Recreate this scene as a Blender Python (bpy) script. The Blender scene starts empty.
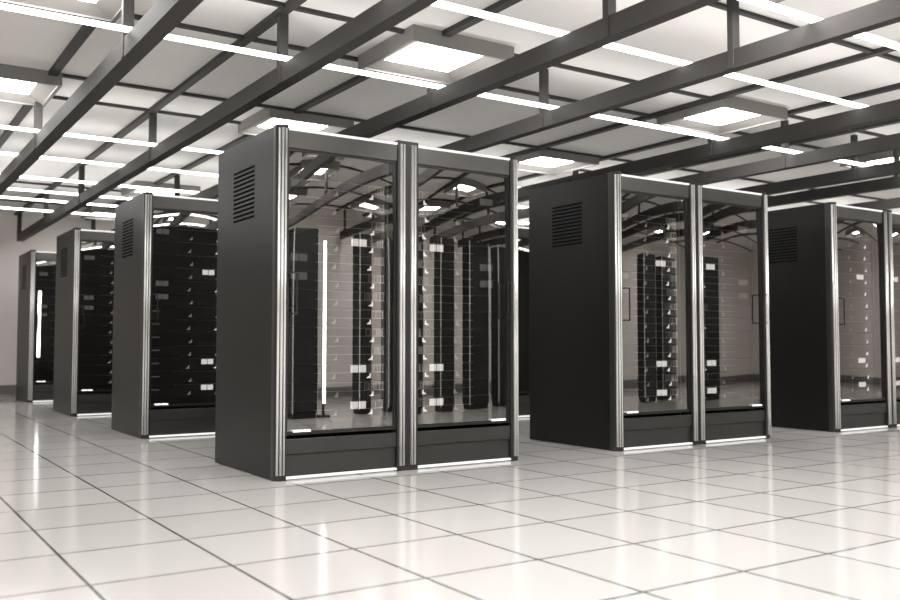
import bpy, bmesh, math, random
from mathutils import Vector, Matrix
random.seed(7)
scene = bpy.context.scene
COL = scene.collection

# ------------------------------------------------------------------ materials
def new_mat(name):
    m = bpy.data.materials.new(name); m.use_nodes = True
    nt = m.node_tree
    for n in list(nt.nodes):
        nt.nodes.remove(n)
    out = nt.nodes.new('ShaderNodeOutputMaterial')
    return m, nt, out

def principled(name, col, rough=.5, metal=0., spec=.5, noise=0., nscale=30., bump=0., coat=0.):
    m, nt, out = new_mat(name)
    b = nt.nodes.new('ShaderNodeBsdfPrincipled')
    b.inputs['Base Color'].default_value = (*col, 1)
    b.inputs['Roughness'].default_value = rough
    b.inputs['Metallic'].default_value = metal
    b.inputs['Specular IOR Level'].default_value = spec
    b.inputs['Coat Weight'].default_value = coat
    nt.links.new(b.outputs[0], out.inputs[0])
    if noise or bump:
        tc = nt.nodes.new('ShaderNodeTexCoord')
        no = nt.nodes.new('ShaderNodeTexNoise')
        no.inputs['Scale'].default_value = nscale
        no.inputs['Detail'].default_value = 4
        nt.links.new(tc.outputs['Object'], no.inputs['Vector'])
        if noise:
            mx = nt.nodes.new('ShaderNodeMix'); mx.data_type = 'RGBA'
            mx.inputs['A'].default_value = (*[c * (1 - noise) for c in col], 1)
            mx.inputs['B'].default_value = (*[min(1, c * (1 + noise)) for c in col], 1)
            nt.links.new(no.outputs['Fac'], mx.inputs['Factor'])
            nt.links.new(mx.outputs['Result'], b.inputs['Base Color'])
        if bump:
            bp = nt.nodes.new('ShaderNodeBump')
            bp.inputs['Strength'].default_value = bump
            bp.inputs['Distance'].default_value = .002
            nt.links.new(no.outputs['Fac'], bp.inputs['Height'])
            nt.links.new(bp.outputs[0], b.inputs['Normal'])
    return m

def emission(name, col, strength):
    m, nt, out = new_mat(name)
    e = nt.nodes.new('ShaderNodeEmission')
    e.inputs['Color'].default_value = (*col, 1)
    e.inputs['Strength'].default_value = strength
    nt.links.new(e.outputs[0], out.inputs[0])
    return m

def warm(v):
    return (v, v * .952, v * .905)

WHITE = (1.0, .985, .965)
M_PANEL = principled('rack_powder_coat', warm(.012), .36, noise=.08, nscale=3, spec=.22)
M_POST = principled('post_black', warm(.028), .35)
M_HEAD = principled('header_metal', warm(.105), .34, metal=.5)
M_KICK = principled('plinth_metal', warm(.050), .32, metal=.2)
M_BLACK = principled('black_interior', warm(.010), .6)
M_SILVER = principled('brushed_aluminium', (.95, .94, .925), .30, metal=.7)
M_FRAME = principled('door_frame_black', warm(.018), .35)
M_EDGE = emission('edge_trim_painted_shine', WHITE, 1.15)  # edge trim is no lamp; its bright shine is put in as glow
M_LEDW = emission('status_led_white', WHITE, 1.6)
M_DISPLAY = emission('display_white', WHITE, 1.4)
M_DISPDIM = emission('display_dim', WHITE, .16)
M_ICON = emission('icon_white', WHITE, 1.7)
M_ICONDIM = emission('icon_dim', WHITE, .35)
M_SERVER = principled('server_black', warm(.022), .4)
M_LIP = principled('server_edge_grey', warm(.85), .4)
M_DRIVE = [principled('drive_cell_%s' % n, warm(v), .45) for n, v in (('dark', .12), ('mid', .32), ('light', .60))]
M_RAIL = principled('rail_grey_paint', warm(.058), .65, noise=.06, nscale=4, spec=.2)
M_GRID = principled('grid_grey_paint', warm(.045), .6, spec=.3)
M_LAMPF = principled('lamp_frame_grey', warm(.24), .5, noise=.05, nscale=5)
M_LAMPIN = principled('lamp_reflector', warm(.36), .6, spec=.2)
M_DIFF = emission('lamp_diffuser', WHITE, 29.0)
M_TUBE = emission('light_strip_white', WHITE, 9.5)
M_BAR = emission('streak_bar_glow', WHITE, 9.0)
M_CEIL = principled('ceiling_panel', (.86, .84, .815), .6, spec=.2, noise=.02, nscale=.6)
M_WALL = principled('wall_paint', warm(.82), .7, spec=.2, noise=.03, nscale=1.2)
M_BASEB = principled('baseboard_paint', warm(.19), .5)
M_SLOT = principled('vent_slot_black', (.004, .004, .004), .9, spec=.05)
M_GROOVE = principled('moulding_valley_shade', warm(.16), .4, metal=.3)
M_INNER = emission('added_fill_glow', WHITE, 13.0)
M_DIMBAR = emission('painted_glint_dim', WHITE, .10)  # reflected bars painted as a dim glow on some servers

def glass_mats():
    # thin coated pane: a mirror-like coat on the outer face, tinted see-through body
    m, nt, out = new_mat('door_glass_coated')
    tr = nt.nodes.new('ShaderNodeBsdfTransparent'); tr.inputs[0].default_value = (.80, .775, .75, 1)
    gl = nt.nodes.new('ShaderNodeBsdfGlossy'); gl.inputs['Color'].default_value = (.95, .93, .91, 1)
    gl.inputs['Roughness'].default_value = 0.0
    fr = nt.nodes.new('ShaderNodeFresnel'); fr.inputs['IOR'].default_value = 4.5
    mx = nt.nodes.new('ShaderNodeMixShader')
    nt.links.new(fr.outputs[0], mx.inputs[0])
    nt.links.new(tr.outputs[0], mx.inputs[1]); nt.links.new(gl.outputs[0], mx.inputs[2])
    nt.links.new(mx.outputs[0], out.inputs[0])
    m2, nt2, out2 = new_mat('door_glass_clear')
    t2 = nt2.nodes.new('ShaderNodeBsdfTransparent'); t2.inputs[0].default_value = (.92, .91, .90, 1)
    nt2.links.new(t2.outputs[0], out2.inputs[0])
    return m, m2
M_GLASS, M_GLASSB = glass_mats()

def floor_mat():
    m, nt, out = new_mat('polished_floor_tiles')
    b = nt.nodes.new('ShaderNodeBsdfPrincipled')
    tc = nt.nodes.new('ShaderNodeTexCoord')
    sep = nt.nodes.new('ShaderNodeSeparateXYZ')
    nt.links.new(tc.outputs['Object'], sep.inputs[0])
    def math_(op, a, bb=None):
        n = nt.nodes.new('ShaderNodeMath'); n.operation = op
        for i, v in enumerate((a, bb)):
            if v is None: continue
            if isinstance(v, (int, float)): n.inputs[i].default_value = v
            else: nt.links.new(v, n.inputs[i])
        return n.outputs[0]
    def line(axis, off, pitch, half):
        t = math_('DIVIDE', math_('SUBTRACT', sep.outputs[axis], off), pitch)
        f = math_('ABSOLUTE', math_('SUBTRACT', math_('FRACT', math_('ADD', t, .5)), .5))
        return math_('LESS_THAN', math_('MULTIPLY', f, pitch), half), math_('FLOOR', t)
    lx, ix = line('X', .065, .4895, .0060)
    ly, iy = line('Y', -.194, .5345, .0060)
    joint = math_('MAXIMUM', lx, ly)
    wn = nt.nodes.new('ShaderNodeTexWhiteNoise'); wn.noise_dimensions = '2D'
    cb = nt.nodes.new('ShaderNodeCombineXYZ')
    nt.links.new(ix, cb.inputs[0]); nt.links.new(iy, cb.inputs[1]); nt.links.new(cb.outputs[0], wn.inputs['Vector'])
    tone = nt.nodes.new('ShaderNodeMix'); tone.data_type = 'RGBA'
    tone.inputs['A'].default_value = (.675, .658, .640, 1); tone.inputs['B'].default_value = (.72, .703, .684, 1)
    nt.links.new(wn.outputs['Value'], tone.inputs['Factor'])
    mx = nt.nodes.new('ShaderNodeMix'); mx.data_type = 'RGBA'
    mx.inputs['B'].default_value = (*warm(.12), 1)
    nt.links.new(joint, mx.inputs['Factor']); nt.links.new(tone.outputs['Result'], mx.inputs['A'])
    nt.links.new(mx.outputs['Result'], b.inputs['Base Color'])
    b.inputs['Roughness'].default_value = .11
    b.inputs['Specular IOR Level'].default_value = .75
    nt.links.new(b.outputs[0], out.inputs[0])
    return m
M_FLOOR = floor_mat()

# ------------------------------------------------------------------ helpers
def add_box(bm, x0, x1, y0, y1, z0, z1, mi=0, bevel=0.):
    r = bmesh.ops.create_cube(bm, size=1.0)
    vs = r['verts']
    for v in vs:
        v.co = Vector(((x0 + x1) / 2 + v.co.x * (x1 - x0), (y0 + y1) / 2 + v.co.y * (y1 - y0), (z0 + z1) / 2 + v.co.z * (z1 - z0)))
    fs = {f for v in vs for f in v.link_faces}
    for f in fs: f.material_index = mi
    if bevel:
        es = {e for v in vs for e in v.link_edges}
        bmesh.ops.bevel(bm, geom=list(es), offset=bevel, segments=2, affect='EDGES', profile=.5)

def add_prism(bm, pts, z0, z1, mi=0):
    """pts: closed outline in x, y; extruded from z0 to z1"""
    lo = [bm.verts.new((x, y, z0)) for x, y in pts]
    hi = [bm.verts.new((x, y, z1)) for x, y in pts]
    n = len(pts)
    fs = [bm.faces.new(lo[::-1]), bm.faces.new(hi)]
    for i in range(n):
        fs.append(bm.faces.new((lo[i], lo[(i + 1) % n], hi[(i + 1) % n], hi[i])))
    for f in fs: f.material_index = mi
    bmesh.ops.recalc_face_normals(bm, faces=fs)

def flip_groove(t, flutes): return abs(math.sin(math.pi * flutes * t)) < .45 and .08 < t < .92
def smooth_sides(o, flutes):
    # shade between the ribs put into the valley colour: pick the side faces by their place along the rib pattern
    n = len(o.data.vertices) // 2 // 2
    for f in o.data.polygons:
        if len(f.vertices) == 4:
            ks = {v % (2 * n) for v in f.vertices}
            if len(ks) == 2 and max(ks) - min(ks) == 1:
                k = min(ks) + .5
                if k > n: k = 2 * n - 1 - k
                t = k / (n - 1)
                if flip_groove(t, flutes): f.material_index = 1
    for f in o.data.polygons:
        if abs(f.normal.z) < .5: f.use_smooth = True
    return o

def mesh_from(name, bm, mats):
    me = bpy.data.meshes.new(name)
    bm.normal_update(); bm.to_mesh(me); bm.free()
    for m in (mats if isinstance(mats, (list, tuple)) else [mats]):
        me.materials.append(m)
    return me

def link(name, me, parent=None, loc=(0, 0, 0)):
    o = bpy.data.objects.new(name, me); COL.objects.link(o)
    o.location = loc
    if parent: o.parent = parent
    return o

def part(name, bm, mats, parent=None, loc=(0, 0, 0), label=None):
    o = link(name, mesh_from(name, bm, mats), parent, loc)
    if label: o['label'] = label
    return o

def boxpart(name, dims, mats, parent=None, bevel=0., label=None):
    bm = bmesh.new(); add_box(bm, *dims, bevel=bevel)
    return part(name, bm, mats, parent, label=label)

def thing(name, label, cat, loc=(0, 0, 0), rotz=0., group=None):
    o = bpy.data.objects.new(name, None); COL.objects.link(o)
    o.location = loc; o.rotation_euler = (0, 0, rotz); o.empty_display_size = .2
    o['label'] = label; o['category'] = cat
    if group: o['group'] = group
    return o

def structure(name, bm, mats):
    o = part(name, bm, mats); o['kind'] = 'structure'
    return o

def dup(root, loc, rotz=0., label=None, group=None):
    r = root.copy(); COL.objects.link(r); r.location = loc; r.rotation_euler = (0, 0, rotz)
    if label: r['label'] = label
    if group: r['group'] = group
    for ch in list(root.children):
        c = ch.copy(); COL.objects.link(c); c.parent = r
        for g in list(ch.children):
            d = g.copy(); COL.objects.link(d); d.parent = c
    return r

# ------------------------------------------------------------------ room shell
X0, X1, Y0, Y1, ZC = -5.0, 15.0, -7.6, 11.1, 2.912
bm = bmesh.new(); add_box(bm, X0, X1, Y0, Y1, -.1, 0); structure('floor', bm, M_FLOOR)
bm = bmesh.new(); add_box(bm, X0, X1, Y0, Y1, ZC, ZC + .1); structure('ceiling', bm, M_CEIL)
for nm, d in (('wall_back', (X0 - .1, X1 + .1, Y1, Y1 + .1, -.1, ZC + .1)), ('wall_front', (X0 - .1, X1 + .1, Y0 - .1, Y0, -.1, ZC + .1)),
              ('wall_left', (X0 - .1, X0, Y0, Y1, -.1, ZC + .1)), ('wall_right', (X1, X1 + .1, Y0, Y1, -.1, ZC + .1))):
    bm = bmesh.new(); add_box(bm, *d); structure(nm, bm, M_WALL)
bm = bmesh.new(); add_box(bm, X0, X1, Y1 - .02, Y1, 0, .15, bevel=.004); structure('baseboard_back', bm, M_BASEB)
bm = bmesh.new(); add_box(bm, X0, X1, Y0, Y0 + .02, 0, .15, bevel=.004); structure('baseboard_front', bm, M_BASEB)
bm = bmesh.new(); add_box(bm, X0, X0 + .02, Y0 + .02, Y1 - .02, 0, .15, bevel=.004); structure('baseboard_left', bm, M_BASEB)
bm = bmesh.new(); add_box(bm, X1 - .02, X1, Y0 + .02, Y1 - .02, 0, .15, bevel=.004); structure('baseboard_right', bm, M_BASEB)

# ceiling grid: bars along the depth of the room, then the thinner cross bars
GZ = 2.888
bars = [(x, Y0, Y1) for x in (-3.9, -2.9, -1.85, -.81, .15, 1.24, 2.2, 4.04, 5.0, 6.1, 7.05, 8.2, 9.4, 10.6, 12.)]
for i, (x, a, b) in enumerate(bars):
    bm = bmesh.new(); add_box(bm, x - .032, x + .032, a, b, GZ - .01, ZC + .002); structure('trim_%d' % (i + 1), bm, M_GRID)
for j, y in enumerate((-7.2, -5.8, -4.3, -2.75, -1.27, .22, .93, 2.56, 3.27, 6.02, 7.9, 9.6)):
    bm = bmesh.new(); add_box(bm, X0, X1, y - .018, y + .018, GZ, ZC + .001); structure('trim_%d' % (len(bars) + j + 1), bm, M_GRID)

# ------------------------------------------------------------------ overhead rails with hangers
RZ0, RZ1 = 2.435, 2.55
def rail_profile(w):
    h = w / 2
    return w, h
def make_rail(x, w, label, hy, short=(), y0=-7.58, y1=10.88):
    t = thing('overhead_rail', label, 'rail', (x, 0, RZ0), 0, 'overhead rails hung below the ceiling')
    bm = bmesh.new()
    h = w / 2; H_ = RZ1 - RZ0; tck = .012
    # open-topped channel section: bottom web and two sides
    prof = [(-h, 0), (h, 0), (h, H_), (h - tck, H_), (h - tck, tck), (-h + tck, tck), (-h + tck, H_), (-h, H_)]
    lo = [bm.verts.new((px, y0, pz)) for px, pz in prof]; hi = [bm.verts.new((px, y1, pz)) for px, pz in prof]
    n = len(prof); fs = [bm.faces.new(lo), bm.faces.new(hi[::-1])]
    for i in range(n): fs.append(bm.faces.new((lo[i], hi[i], hi[(i + 1) % n], lo[(i + 1) % n])))
    bmesh.ops.recalc_face_normals(bm, faces=fs)
    part('channel', bm, M_RAIL, t)
    for y in hy:
        low = y in short
        bm = bmesh.new(); add_box(bm, -h - .007, -h + .055, y - .022, y + .022, .001, (.155 if low else GZ - RZ0 + .002), bevel=.003)
        part('hanger', bm, M_RAIL, t)
    return t
HY = (-7.3, -4.45, -1.45, .33, 3.27, 6.25, 8.5, 10.85)
make_rail(-2.85, .085, 'dark overhead rail behind the camera side, seen only mirrored in glass', HY)
make_rail(-1.82, .085, 'dark overhead rail just outside the left edge, mirrored in the door glass', HY)
make_rail(-.765, .10, 'wide dark overhead rail crossing the upper left corner of the photo', HY)
make_rail(.18, .085, 'long dark overhead rail ending at the far wall, left of the big rack', HY)
make_rail(1.30, .085, 'dark overhead rail passing right above the big fluted-post rack', HY, (.33,))
make_rail(2.30, .075, 'dark overhead rail above the gap between the big rack and its neighbour', HY)
make_rail(4.20, .10, 'dark overhead rail over the second rack from the right', HY, (.33,))
make_rail(5.20, .085, 'dark overhead rail first to the right of the second rack', HY)
make_rail(6.30, .085, 'dark overhead rail just above the rack at the right edge', HY)
make_rail(7.05, .085, 'lowest looking dark overhead rail touching the right edge above the last rack', HY)
make_rail(8.4, .085, 'dark overhead rail beyond the last rack at the right edge', HY)

# ------------------------------------------------------------------ light strips across the rails
def make_strip(y, label):
    t = thing('light_strip', label, 'light strip', (0, y, RZ1), 0, 'light strips laid across the overhead rails')
    bm = bmesh.new(); add_box(bm, X0 + .3, 13.5, -.024, .024, .010, .030, bevel=.004)
    part('diffuser', bm, M_TUBE, t)
    for x in (-4.66, 13.46):
        bm = bmesh.new(); add_box(bm, x - .04, x + .04, -.028, .028, 0, .056, bevel=.003)
        part('end_cap', bm, M_LAMPF, t)
    return t
for y, lab in ((-2.0, 'white light strip cutting the upper right corner of the photo'),
               (-1.07, 'long white light strip running from top centre to the right edge'),
               (.225, 'long white light strip just behind the front lamp, above the big rack'),
               (3.17, 'white light strip above the passage, sixth from the far wall'),
               (4.30, 'white light strip above the passage, fifth from the far wall'),
               (5.50, 'white light strip above the passage, fourth from the far wall'),
               (6.40, 'white light strip above the passage, third from the far wall'),
               (7.10, 'white light strip above the passage, second from the far wall'),
               (8.05, 'white light strip above the passage, closest to the far wall')):
    make_strip(y, lab)

# ------------------------------------------------------------------ square ceiling lamps
LZ = 2.808
def make_lamp():
    t = thing('ceiling_lamp', '', 'ceiling lamp', (0, 0, LZ), 0, 'square ceiling lamps in dark frames')
    w, d, h, fl, top = .84, .78, ZC - LZ + .004, .028, .060
    bm = bmesh.new()
    # frame: four mitred walls with a flange, open below
    def ring(x0, x1, y0, y1, z): return [bm.verts.new(c) for c in ((x0, y0, z), (x1, y0, z), (x1, y1, z), (x0, y1, z))]
    a = ring(0, w, 0, d, h); b = ring(0, w, 0, d, 0); c = ring(fl, w - fl, fl, d - fl, 0); e = ring(fl, w - fl, fl, d - fl, .012); g = ring(.006, w - .006, .006, d - .006, h)
    for r, s in ((a, b), (b, c), (c, e), (e, g), (g, a)):
        for i in range(4): bm.faces.new((r[i], r[(i + 1) % 4], s[(i + 1) % 4], s[i]))
    bmesh.ops.recalc_face_normals(bm, faces=bm.faces)
    part('frame', bm, M_LAMPF, t)
    bm = bmesh.new()
    r0 = ring(fl + .001, w - fl - .001, fl + .001, d - fl - .001, .013); r1 = ring(.145, w - .145, .135, d - .135, top)
    for i in range(4): bm.faces.new((r0[i], r0[(i + 1) % 4], r1[(i + 1) % 4], r1[i]))
    o = part('reflector', bm, M_LAMPIN, t)
    md = o.modifiers.new('thick', 'SOLIDIFY'); md.thickness = .004; md.offset = 1
    bm = bmesh.new(); add_box(bm, .14, w - .14, .13, d - .13, top, top + .008)
    o = part('diffuser', bm, [M_DIFF, M_LAMPF], t)
    for f in o.data.polygons: f.material_index = 0 if f.normal.z < -.5 else 1
    return t
lamp0 = make_lamp()
lamps = [(-1.58, .09, 'square ceiling lamp cut off by the upper left edge of the photo'),
         (-1.58, 2.53, 'square ceiling lamp at the left edge, below the topmost one'),
         (.98, .09, 'large square ceiling lamp above and in front of the big rack'),
         (.98, 2.55, 'square ceiling lamp peeking out just above the big rack top'),
         (.98, 7.0, 'small looking square ceiling lamp directly above the second rack from the big one'),
         (.98, 9.55, 'smallest square ceiling lamp, above the third rack of the back line'),
         (4.06, .09, 'square ceiling lamp above the rack to the right of the big one'),
         (4.06, 2.55, 'square ceiling lamp in the gap between the two front racks'),
         (7.25, .35, 'square ceiling lamp at the right edge above the last rack'),
         (-1.2, -2.6, 'added square fill lamp over the near floor at left, outside the frame'),  # this lamp and the next are added unseen, to light the near floor
         (-1.2, -5.0, 'added square fill lamp over the camera, outside the frame'),
         (1.6, -2.4, 'square ceiling lamp over the near floor, mirrored in the big rack glass'),
         (1.6, -4.9, 'square ceiling lamp mirrored low in the big rack glass'),
         (4.06, -2.4, 'square ceiling lamp mirrored in the glass of the second front rack'),
         (4.06, -4.9, 'square ceiling lamp mirrored low in the glass of the second front rack'),
         (7.25, -2.4, 'square ceiling lamp mirrored in the glass of the last rack'),
             (-3.4, -3.4, 'added square fill lamp over the left aisle, outside the frame'),  # cluster added out of view to whiten the nearest floor
             (-2.5, -4.2, 'added square fill lamp over the near left floor, outside the frame'),
             (.2, -3.7, 'added square fill lamp over the near middle floor, outside the frame'),
             (-1.0, -3.8, 'added square fill lamp straight over the nearest floor tiles, outside the frame'),
             (1.4, -3.6, 'added square fill lamp over the near right floor, outside the frame'),
             (1.6, -6.7, 'added square fill lamp washing the wall behind the viewer, mirrored in the big rack'),  # row added to brighten the wall behind the viewer
             (4.06, -6.7, 'added square fill lamp washing the wall behind the viewer, mirrored in the right door'),
             (6.8, -6.7, 'added square fill lamp washing the wall behind the viewer, mirrored in the second rack'),
             (9.6, -6.7, 'added square fill lamp washing the wall behind the viewer, mirrored in the last rack'),
             (12.4, -5.0, 'added square fill lamp in the far corner behind the viewer, mirrored in the last rack')]
for i, (x, y, lab) in enumerate(lamps):
    o = lamp0 if i == 0 else dup(lamp0, (x, y, LZ))
    o.location = (x, y, LZ); o['label'] = lab

# ------------------------------------------------------------------ server rack
W, D, H = 1.78, 1.04, 2.10
WR = 1.793   # outer face of the far corner post
BX0, BX1 = .067, .814
C = .0445
def mir(pts): return [(WR - x, y) for x, y in pts][::-1]

def ribbon(path, flutes):
    """silver moulding following a path of (x, y, nx, ny) with rounded flutes"""
    n = len(path); outer, inner = [], []
    for i, (x, y, nx, ny) in enumerate(path):
        t = i / (n - 1); d = .0005 + .0125 * abs(math.sin(math.pi * flutes * t)) ** .6
        outer.append((x + nx * d, y + ny * d)); inner.append((x - nx * .001, y - ny * .001))
    return outer + inner[::-1]
def corner_path(start=40):
    p = []
    for k in range(25):
        a = math.radians(start + (90 - start) * k / 24)
        p.append((C - C * math.cos(a), C - C * math.sin(a), -math.cos(a), -math.sin(a)))
    for k in range(1, 9): p.append((C + .0125 * k / 8, 0, 0, -1))
    return p
def flat_path(x0, x1): return [(x0 + (x1 - x0) * k / 32, 0, 0, -1) for k in range(33)]

def pane_mesh(w, h, bulge):
    """gently bowed glass pane, outer face towards -y, lower left corner at the origin"""
    bm = bmesh.new(); NX, NZ = 16, 48
    def bow(u, v):
        s, t = 2 * u - 1, 2 * v - 1
        return bulge * (1.45 * (1 - s * s) + .75 * (1 - max(0., t) ** 3) * (.4 + .6 * s * s) - .75)
    front = [[bm.verts.new((w * i / NX, -bow(i / NX, j / NZ), h * j / NZ)) for i in range(NX + 1)] for j in range(NZ + 1)]
    back = [[bm.verts.new((w * i / NX, .005 - bow(i / NX, j / NZ), h * j / NZ)) for i in range(NX + 1)] for j in range(NZ + 1)]
    for j in range(NZ):
        for i in range(NX):
            f = bm.faces.new((front[j][i], front[j][i + 1], front[j + 1][i + 1], front[j + 1][i])); f.smooth = True
            f = bm.faces.new((back[j][i], back[j + 1][i], back[j + 1][i + 1], back[j][i + 1])); f.smooth = True; f.material_index = 1
    def rim(a, b, c, d):     # own vertices, so the edge stays crisp and the faces keep their smooth normals
        f = bm.faces.new([bm.verts.new(v.co) for v in (a, b, c, d)]); f.material_index = 1
    for i in range(NX):
        rim(front[0][i], back[0][i], back[0][i + 1], front[0][i + 1]); rim(front[NZ][i], front[NZ][i + 1], back[NZ][i + 1], back[NZ][i])
    for j in range(NZ):
        rim(front[j][0], front[j + 1][0], back[j + 1][0], back[j][0]); rim(front[j][NX], back[j][NX], back[j + 1][NX], front[j + 1][NX])
    me = mesh_from('glass_pane', bm, [M_GLASS, M_GLASSB])
    return me
PZ0, PZ1 = .285, 1.951
PANE = pane_mesh(BX1 - BX0 - .022, PZ1 - PZ0, .008)

def make_rack():
    t = thing('server_rack', '', 'server rack', (0, 0, 0), 0, 'black two-bay server racks with glass doors')
    # corner posts
    body = [(0, .075), (0, C)] + [(x, y) for x, y, _, _ in corner_path() if True][:0]
    arc = [(C - C * math.cos(math.radians(a)), C - C * math.sin(math.radians(a))) for a in range(10, 91, 10)]
    body = [(0, .075), (0, C)] + arc + [(BX0, 0), (BX0, .075)]
    wide = [(0, .075), (0, C)] + arc + [(WR - W + BX0, 0), (WR - W + BX0, .075)]
    for flip in (0, 1):
        bm = bmesh.new(); add_prism(bm, mir(wide) if flip else body, 0, H)
        o = part('corner_post', bm, M_POST, t)
        bm = bmesh.new(); rb = ribbon(corner_path(62 if flip else 40), 3); add_prism(bm, mir(rb) if flip else rb, .034, 2.076)
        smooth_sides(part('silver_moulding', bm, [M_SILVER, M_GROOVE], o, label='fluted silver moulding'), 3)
    for x0, x1, s0, s1 in ((BX1, .8895, .829, .869), (.8915, W - BX1 + .001, .911, .951)):
        bm = bmesh.new(); add_box(bm, x0, x1, 0, .075, 0, H)
        o = part('centre_post', bm, M_POST, t)
        bm = bmesh.new(); add_prism(bm, ribbon(flat_path(s0, s1), 2), .034, 2.076)
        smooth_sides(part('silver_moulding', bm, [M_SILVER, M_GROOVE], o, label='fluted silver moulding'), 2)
    # shell
    boxpart('side_panel', (0, .02, .0755, D, .004, H - .003), M_PANEL, t, .003)
    boxpart('side_panel', (WR - .02, WR, .0755, D, .004, H - .003), M_PANEL, t, .003)
    boxpart('back_panel', (.021, WR - .021, D - .022, D - .002, .01, H - .012), M_BLACK, t)
    boxpart('top_panel', (.021, WR - .021, .0755, D - .023, H - .03, H - .006), M_PANEL, t)
    boxpart('base_panel', (.021, WR - .021, .0755, D - .023, .01, .05), M_BLACK, t)
    boxpart('divider', (W / 2 - .012, W / 2 + .012, .0765, D - .024, .051, H - .031), M_BLACK, t)
    # louvred vent high on each side
    for x0, x1 in ((-.0035, .001), (WR - .001, WR + .0035)):
        bm = bmesh.new()
        for k in range(12):
            z = 1.585 + k * .0285
            out = x0 if x0 < 0 else x1
            inn = .001 if x0 < 0 else WR - .001
            pts = [(inn, z), (out, z + .002), (out, z + .013), (inn, z + .015)]
            a = [bm.verts.new((px, .372, pz)) for px, pz in pts]; b = [bm.verts.new((px, .730, pz)) for px, pz in pts]
            fs = [bm.faces.new(a), bm.faces.new(b[::-1])]
            for i in range(4): fs.append(bm.faces.new((a[i], b[i], b[(i + 1) % 4], a[(i + 1) % 4])))
            bmesh.ops.recalc_face_normals(bm, faces=fs)
        part('vent_grille', bm, M_SLOT, t, label='black louvred vent')
    for flip in (0, 1):
        def fx(a, b): return (W - b, W - a) if flip else (a, b)
        a, b = fx(BX0 + .001, BX1 - .001)
        boxpart('header', (a, b, .006, .05, 1.965, 2.070), M_HEAD, t, .003, label='dark grey metal header')
        boxpart('edge_strip', (a, b, .001, .03, 2.0715, 2.0845), M_EDGE, t, label='white edge trim with painted shine along the top')
        boxpart('edge_strip', (a, b, .001, .03, .008, .021), M_EDGE, t, label='white edge trim with painted shine along the bottom')
        boxpart('plinth', (a, b, .022, .06, .028, .150), M_KICK, t, .002)
        boxpart('lower_fascia', (a, b, .008, .05, .152, .240), M_KICK, t, .003)
        # door: frame > glass_pane, handle, status_light
        bm = bmesh.new()
        fw, y0, y1 = .010, .014, .034
        za, zb = .262, 1.962
        def ring(x0, x1, y, z0, z1): return [bm.verts.new(c) for c in ((x0, y, z0), (x1, y, z0), (x1, y, z1), (x0, y, z1))]
        o1 = ring(a + .001, b - .001, y0, za, zb); i1 = ring(a + fw, b - fw, y0, za + .022, zb - fw); i2 = ring(a + fw, b - fw, y1, za + .022, zb - fw); o2 = ring(a + .001, b - .001, y1, za, zb)
        for r, s in ((o1, i1), (i1, i2), (i2, o2), (o2, o1)):
            for i in range(4): bm.faces.new((r[i], r[(i + 1) % 4], s[(i + 1) % 4], s[i]))
        bmesh.ops.recalc_face_normals(bm, faces=bm.faces)
        door = part('door', bm, M_FRAME, t)
        link('glass_pane', PANE, door, (a + .0105, .027, PZ0))['label'] = 'tinted reflective glass pane'
        # D-shaped pull handle at the outer edge
        s = 1 if not flip else -1
        hx = (BX0 + .009) if not flip else W - BX0 - .009
        bm = bmesh.new(); r = .0045; gx = hx + s * .036
        add_box(bm, gx - r, gx + r, -.034, -.025, .972, 1.222, bevel=.002)
        add_box(bm, min(hx - r, gx), max(hx + r, gx), -.034, -.025, 1.213, 1.222, bevel=.002)
        add_box(bm, min(hx - r, gx), max(hx + r, gx), -.034, -.025, .972, .981, bevel=.002)
        add_box(bm, hx - r, hx + r, -.034, .012, 1.213, 1.222); add_box(bm, hx - r, hx + r, -.034, .012, .972, .981)
        part('handle', bm, M_FRAME, door, label='black pull handle')
        for k in (0, 1):
            u = fx(.112 + k * .060, .112 + k * .060 + .052)
            boxpart('status_light', (u[0], u[1], .002, .011, .279, .2915), M_LEDW, door, label='small white status light')
        # added glow strip hidden behind the inner post to brighten the server fronts
        u = fx(.797, .809)
        bm = bmesh.new(); add_box(bm, u[0], u[1], .044, .052, .30, 1.94)
        o = part('added_fill_strip', bm, [M_POST, M_INNER], t)
        for f in o.data.polygons: f.material_index = 1 if f.normal.y > .5 else 0
        # rails that carry the servers
        for u0 in (.080, .790):
            u = fx(u0, u0 + .012)
            boxpart('mounting_rail', (u[0], u[1], .10, .16, .06, 2.05), M_KICK, t)
    return t
rack0 = make_rack()
P, S = 2.6976, 2.8822
racks = {
    'main': ((0, 0, 0), 0, 'largest black server rack in front with bright fluted silver posts'),
    'right': ((P, 0, 0), 0, 'black server rack standing beside the largest one across the gap, glass doors with bracket handle'),
    'edge': ((2 * P, 0, 0), 0, 'darkest server rack cut off by the right edge'),
    'second': ((0, S, 0), 0, 'black server rack directly behind the largest one, partly hidden by it'),
    'third': ((0, 2 * S, 0), 0, 'black server rack third in the line towards the far wall'),
    'fourth': ((0, 3 * S, 0), 0, 'smallest looking server rack, last in the line by the far wall'),
    'gap': ((P, S, 0), 0, 'server rack seen only as a sliver in the gap between two front racks'),
}
first = True
RACK = {}
for k, (loc, rz, lab) in racks.items():
    o = rack0 if first else dup(rack0, loc)
    o.location = loc; o['label'] = lab; RACK[k] = o; first = False

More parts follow.
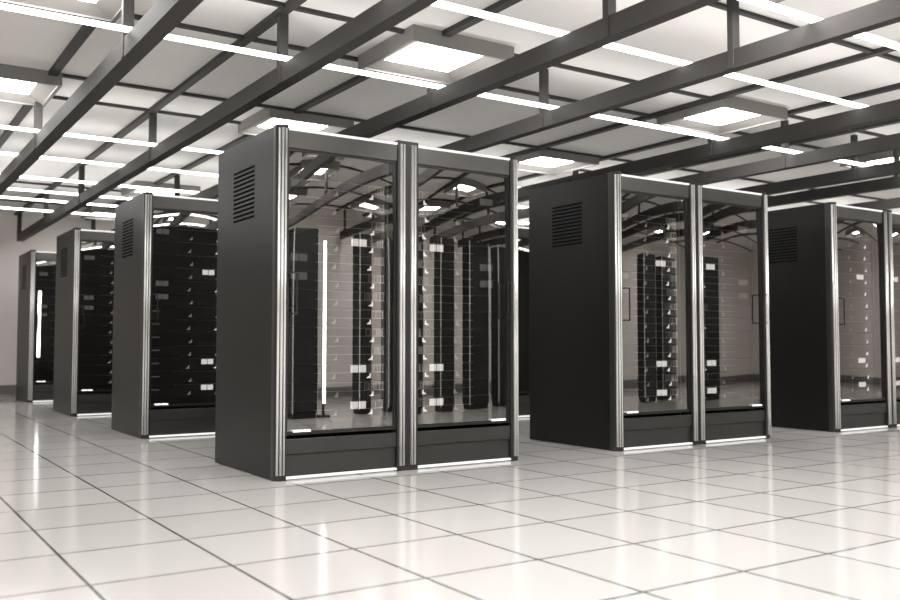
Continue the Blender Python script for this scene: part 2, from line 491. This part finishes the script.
def make_cabinet(w, d=.30):
    t = thing('narrow_cabinet', '', 'cabinet', (0, 0, 0), 0, 'narrow cabinets mirrored in the glass doors')
    boxpart('body', (0, w, -d, -.021, .06, 2.08), M_PANEL, t, .006)
    boxpart('plinth', (.02, w - .02, -d + .02, -.03, 0, .06), M_BLACK, t)
    boxpart('door', (.012, w - .012, -.0205, 0, .075, 2.065), M_FRAME, t, .004)
    for x in (0, w - .010):
        boxpart('silver_moulding', (x, x + .010, -.0205, .004, .06, 2.08), M_SILVER, t, label='silver edge moulding')
    return t
for x0, x1, lab in ((1.55, 2.02, 'narrow cabinet behind the viewer mirrored at the left of the big rack'), (2.88, 3.16, 'narrow cabinet behind the viewer mirrored beside the white displays'),
                    (3.56, 3.90, 'narrow cabinet behind the viewer mirrored in the big rack right door'), (4.30, 4.85, 'narrow cabinet behind the viewer mirrored near the right edge of the big rack'),
                    (5.15, 5.60, 'narrow cabinet behind the viewer mirrored by the right door handle'), (6.95, 7.42, 'narrow cabinet behind the viewer mirrored in the second front rack'),
                    (7.70, 8.36, 'wide one of the cabinets mirrored in both doors of the second front rack')):
    c = make_cabinet(x1 - x0); c.location = (x0, -4.1, 0); c['label'] = lab

# ------------------------------------------------------------------ servers inside the racks
PITCH, SZ0, NSRV = .11375, .337, 13
MESHES = {}
def cached(key, fn, mats):
    if key not in MESHES:
        bm = bmesh.new(); fn(bm); MESHES[key] = mesh_from(key.split('|')[0], bm, mats)
    return MESHES[key]
def sgn(flip, a, b): return (W - b, W - a) if flip else (a, b)
def chassis(flip):
    def f(bm):
        a, b = sgn(flip, .094, .788); add_box(bm, a, b, 0, .55, .002, .108, bevel=.002)
    return f
def lip(flip, z):
    def f(bm):
        a, b = sgn(flip, .30, .786); add_box(bm, a, b, -.002, .001, z, z + .0030)
    return f
def icon(flip, x, dim):
    def f(bm):
        # signal sign: three bars climbing outwards on a common foot
        w = .0095; hs = (.007, .014, .030)
        for k in range(3):
            u = x + k * w
            a, b = sgn(flip, u, u + w)
            add_box(bm, a, b, -.0022, 0, .018, .018 + hs[k])
        bmesh.ops.remove_doubles(bm, verts=bm.verts, dist=.0001)
    return f
def drives(flip, seed, x0):
    rnd = random.Random(seed)
    def f(bm):
        # one front of caddies: light outlined cells of uneven width
        xs = [x0]
        while xs[-1] < .770: xs.append(min(.776, xs[-1] + rnd.choice((.022, .032, .045))))
        z0, z1, t = .057, .101, .0032
        for u0, u1 in zip(xs, xs[1:]):
            if u1 - u0 < .008: continue
            mi = rnd.choice((1, 1, 2, 3))
            a, b = sgn(flip, u0, u1)
            add_box(bm, a, b, -.004, 0, z0, z1, 0)
            add_box(bm, a + t, b - t, -.0048, -.0039, z0 + t, z1 - t, mi)
    return f
def plate(flip, x0, x1, z0=.056, z1=.101):
    def f(bm):
        a, b = sgn(flip, x0, x1); add_box(bm, a, b, -.0045, 0, z0, z1, bevel=.001)
    return f
ORD = ('bottom', 'second from bottom', 'third from bottom', 'fourth from bottom', 'fifth from bottom', 'sixth from bottom', 'middle',
       'sixth from top', 'fifth from top', 'fourth from top', 'third from top', 'second from top', 'top')
def fill_bay(rack, flip, where, detail=True, painted_glints=False):
    loc = RACK[rack].location
    for k in range(NSRV):
        look = 'plain server'
        if k in (0, 2, 9): look = 'server with white displays'
        elif k in (7, 8): look = 'server with dim displays'
        t = thing('rack_server', '%s, %s in %s' % (look, ORD[k], where), 'server', (loc.x, loc.y + .118, SZ0 + k * PITCH), 0, 'servers in the %s' % where)
        fl = 'm' if flip else 'n'
        link('chassis', cached('chassis|' + fl, chassis(flip), M_SERVER), t)
        if not detail and k not in (0, 2, 9, 7, 8):
            pass
        link('face_edge', cached('face_edge|a' + fl, lip(flip, .105), M_LIP), t)
        j = (k * 7) % 3
        xb = .672 + (0, .008, -.012)[j]
        link('signal_icon', cached('signal_icon|b%s%d' % (fl, j), icon(flip, xb, 0), M_ICON), t)['label'] = 'white signal icon'
        link('signal_icon', cached('signal_icon|d%s%d' % (fl, j), icon(flip, xb - .25, 1), M_ICONDIM), t)['label'] = 'dim signal icon'
        if detail:
            link('face_edge', cached('face_edge|b' + fl, lip(flip, .053), M_LIP), t)
            sd = k % 5
            link('drive_front', cached('drive_front|%s%d' % (fl, sd), drives(flip, 40 + sd, (.690, .640, .665, .690, .650)[sd]), [M_LIP] + M_DRIVE), t)['label'] = 'row of outlined drive caddies'
        if k in (0, 2, 9):
            for q, (u0, u1) in enumerate(((.545, .596), (.602, .653))):
                link('display', cached('display|%s%d' % (fl, q), plate(flip, u0, u1), M_DISPLAY), t)['label'] = 'white square display'
        if k in (7, 8, 12):
            for q, (u0, u1) in enumerate(((.135, .186), (.192, .243))):
                link('display', cached('display|dim%s%d' % (fl, q), plate(flip, u0, u1), M_DISPDIM), t)['label'] = 'dim square display'
        if painted_glints and k < 7:
            link('painted_glint', cached('painted_glint|' + fl, plate(flip, .100, .175, .06, .072), M_DIMBAR), t)['label'] = 'faint painted glint'
fill_bay('main', 0, 'largest rack left bay')
fill_bay('main', 1, 'largest rack right bay')
fill_bay('right', 0, 'rack beside the largest, left bay')
fill_bay('right', 1, 'rack beside the largest, right bay')
fill_bay('edge', 0, 'right-edge rack left bay', False)
fill_bay('edge', 1, 'right-edge rack right bay', False)
fill_bay('second', 0, 'second rack in line, left bay', False, True)
fill_bay('second', 1, 'second rack in line, right bay', False)
fill_bay('third', 0, 'third rack in line', False)
fill_bay('fourth', 0, 'farthest rack in line', False)

# ------------------------------------------------------------------ added glowing bars that put the bright streaks into the glass
def streak_bar(x, y, z0, z1, rz, label):
    t = thing('added_streak_bar', label, 'added glow bar', (x, y, 0), rz, 'added glow bars mirrored in the glass')
    bm = bmesh.new(); bmesh.ops.create_cone(bm, cap_ends=True, segments=32, radius1=.13, radius2=.12, depth=.025, matrix=Matrix.Translation((0, 0, .0125)))
    part('base', bm, M_POST, t)
    boxpart('pole', (-.02, .02, -.02, .02, .025, z1 + .01), M_POST, t)
    boxpart('tube', (-.028, .028, .0205, .05, z0, z1), M_BAR, t, .006)
    return t
streak_bar(2.17, -4.2, .15, 1.95, 0, 'tall added glow bar mirrored in the largest rack left door')
streak_bar(.27, 6.98, .60, 1.64, 0, 'added glow bar mirrored in the glass of the last rack by the far wall')

# ------------------------------------------------------------------ world, camera
w = bpy.data.worlds.new('World'); scene.world = w; w.use_nodes = True
w.node_tree.nodes['Background'].inputs[0].default_value = (1, .96, .92, 1)
w.node_tree.nodes['Background'].inputs[1].default_value = .0

cam = bpy.data.cameras.new('Camera'); co = bpy.data.objects.new('Camera', cam); COL.objects.link(co)
co.location = (-2.0971, -5.015, .7954)
co.rotation_euler = (math.radians(90 + 2.7825), 0, -math.radians(33.4242))
cam.sensor_width = 36; cam.lens = 914.84 * 36 / 900
cam.clip_end = 60
cam.dof.use_dof = True; cam.dof.focus_distance = 5.9; cam.dof.aperture_fstop = 2.0
scene.camera = co

vs = scene.view_settings
scene.display_settings.display_device = 'sRGB'
vs.view_transform = 'Standard'; vs.look = 'None'; vs.gamma = 1; vs.use_curve_mapping = False
vs.exposure = -0.05
scene.cycles.use_denoising = True
scene.cycles.max_bounces = 10
scene.cycles.transparent_max_bounces = 16
scene.cycles.sample_clamp_indirect = 6
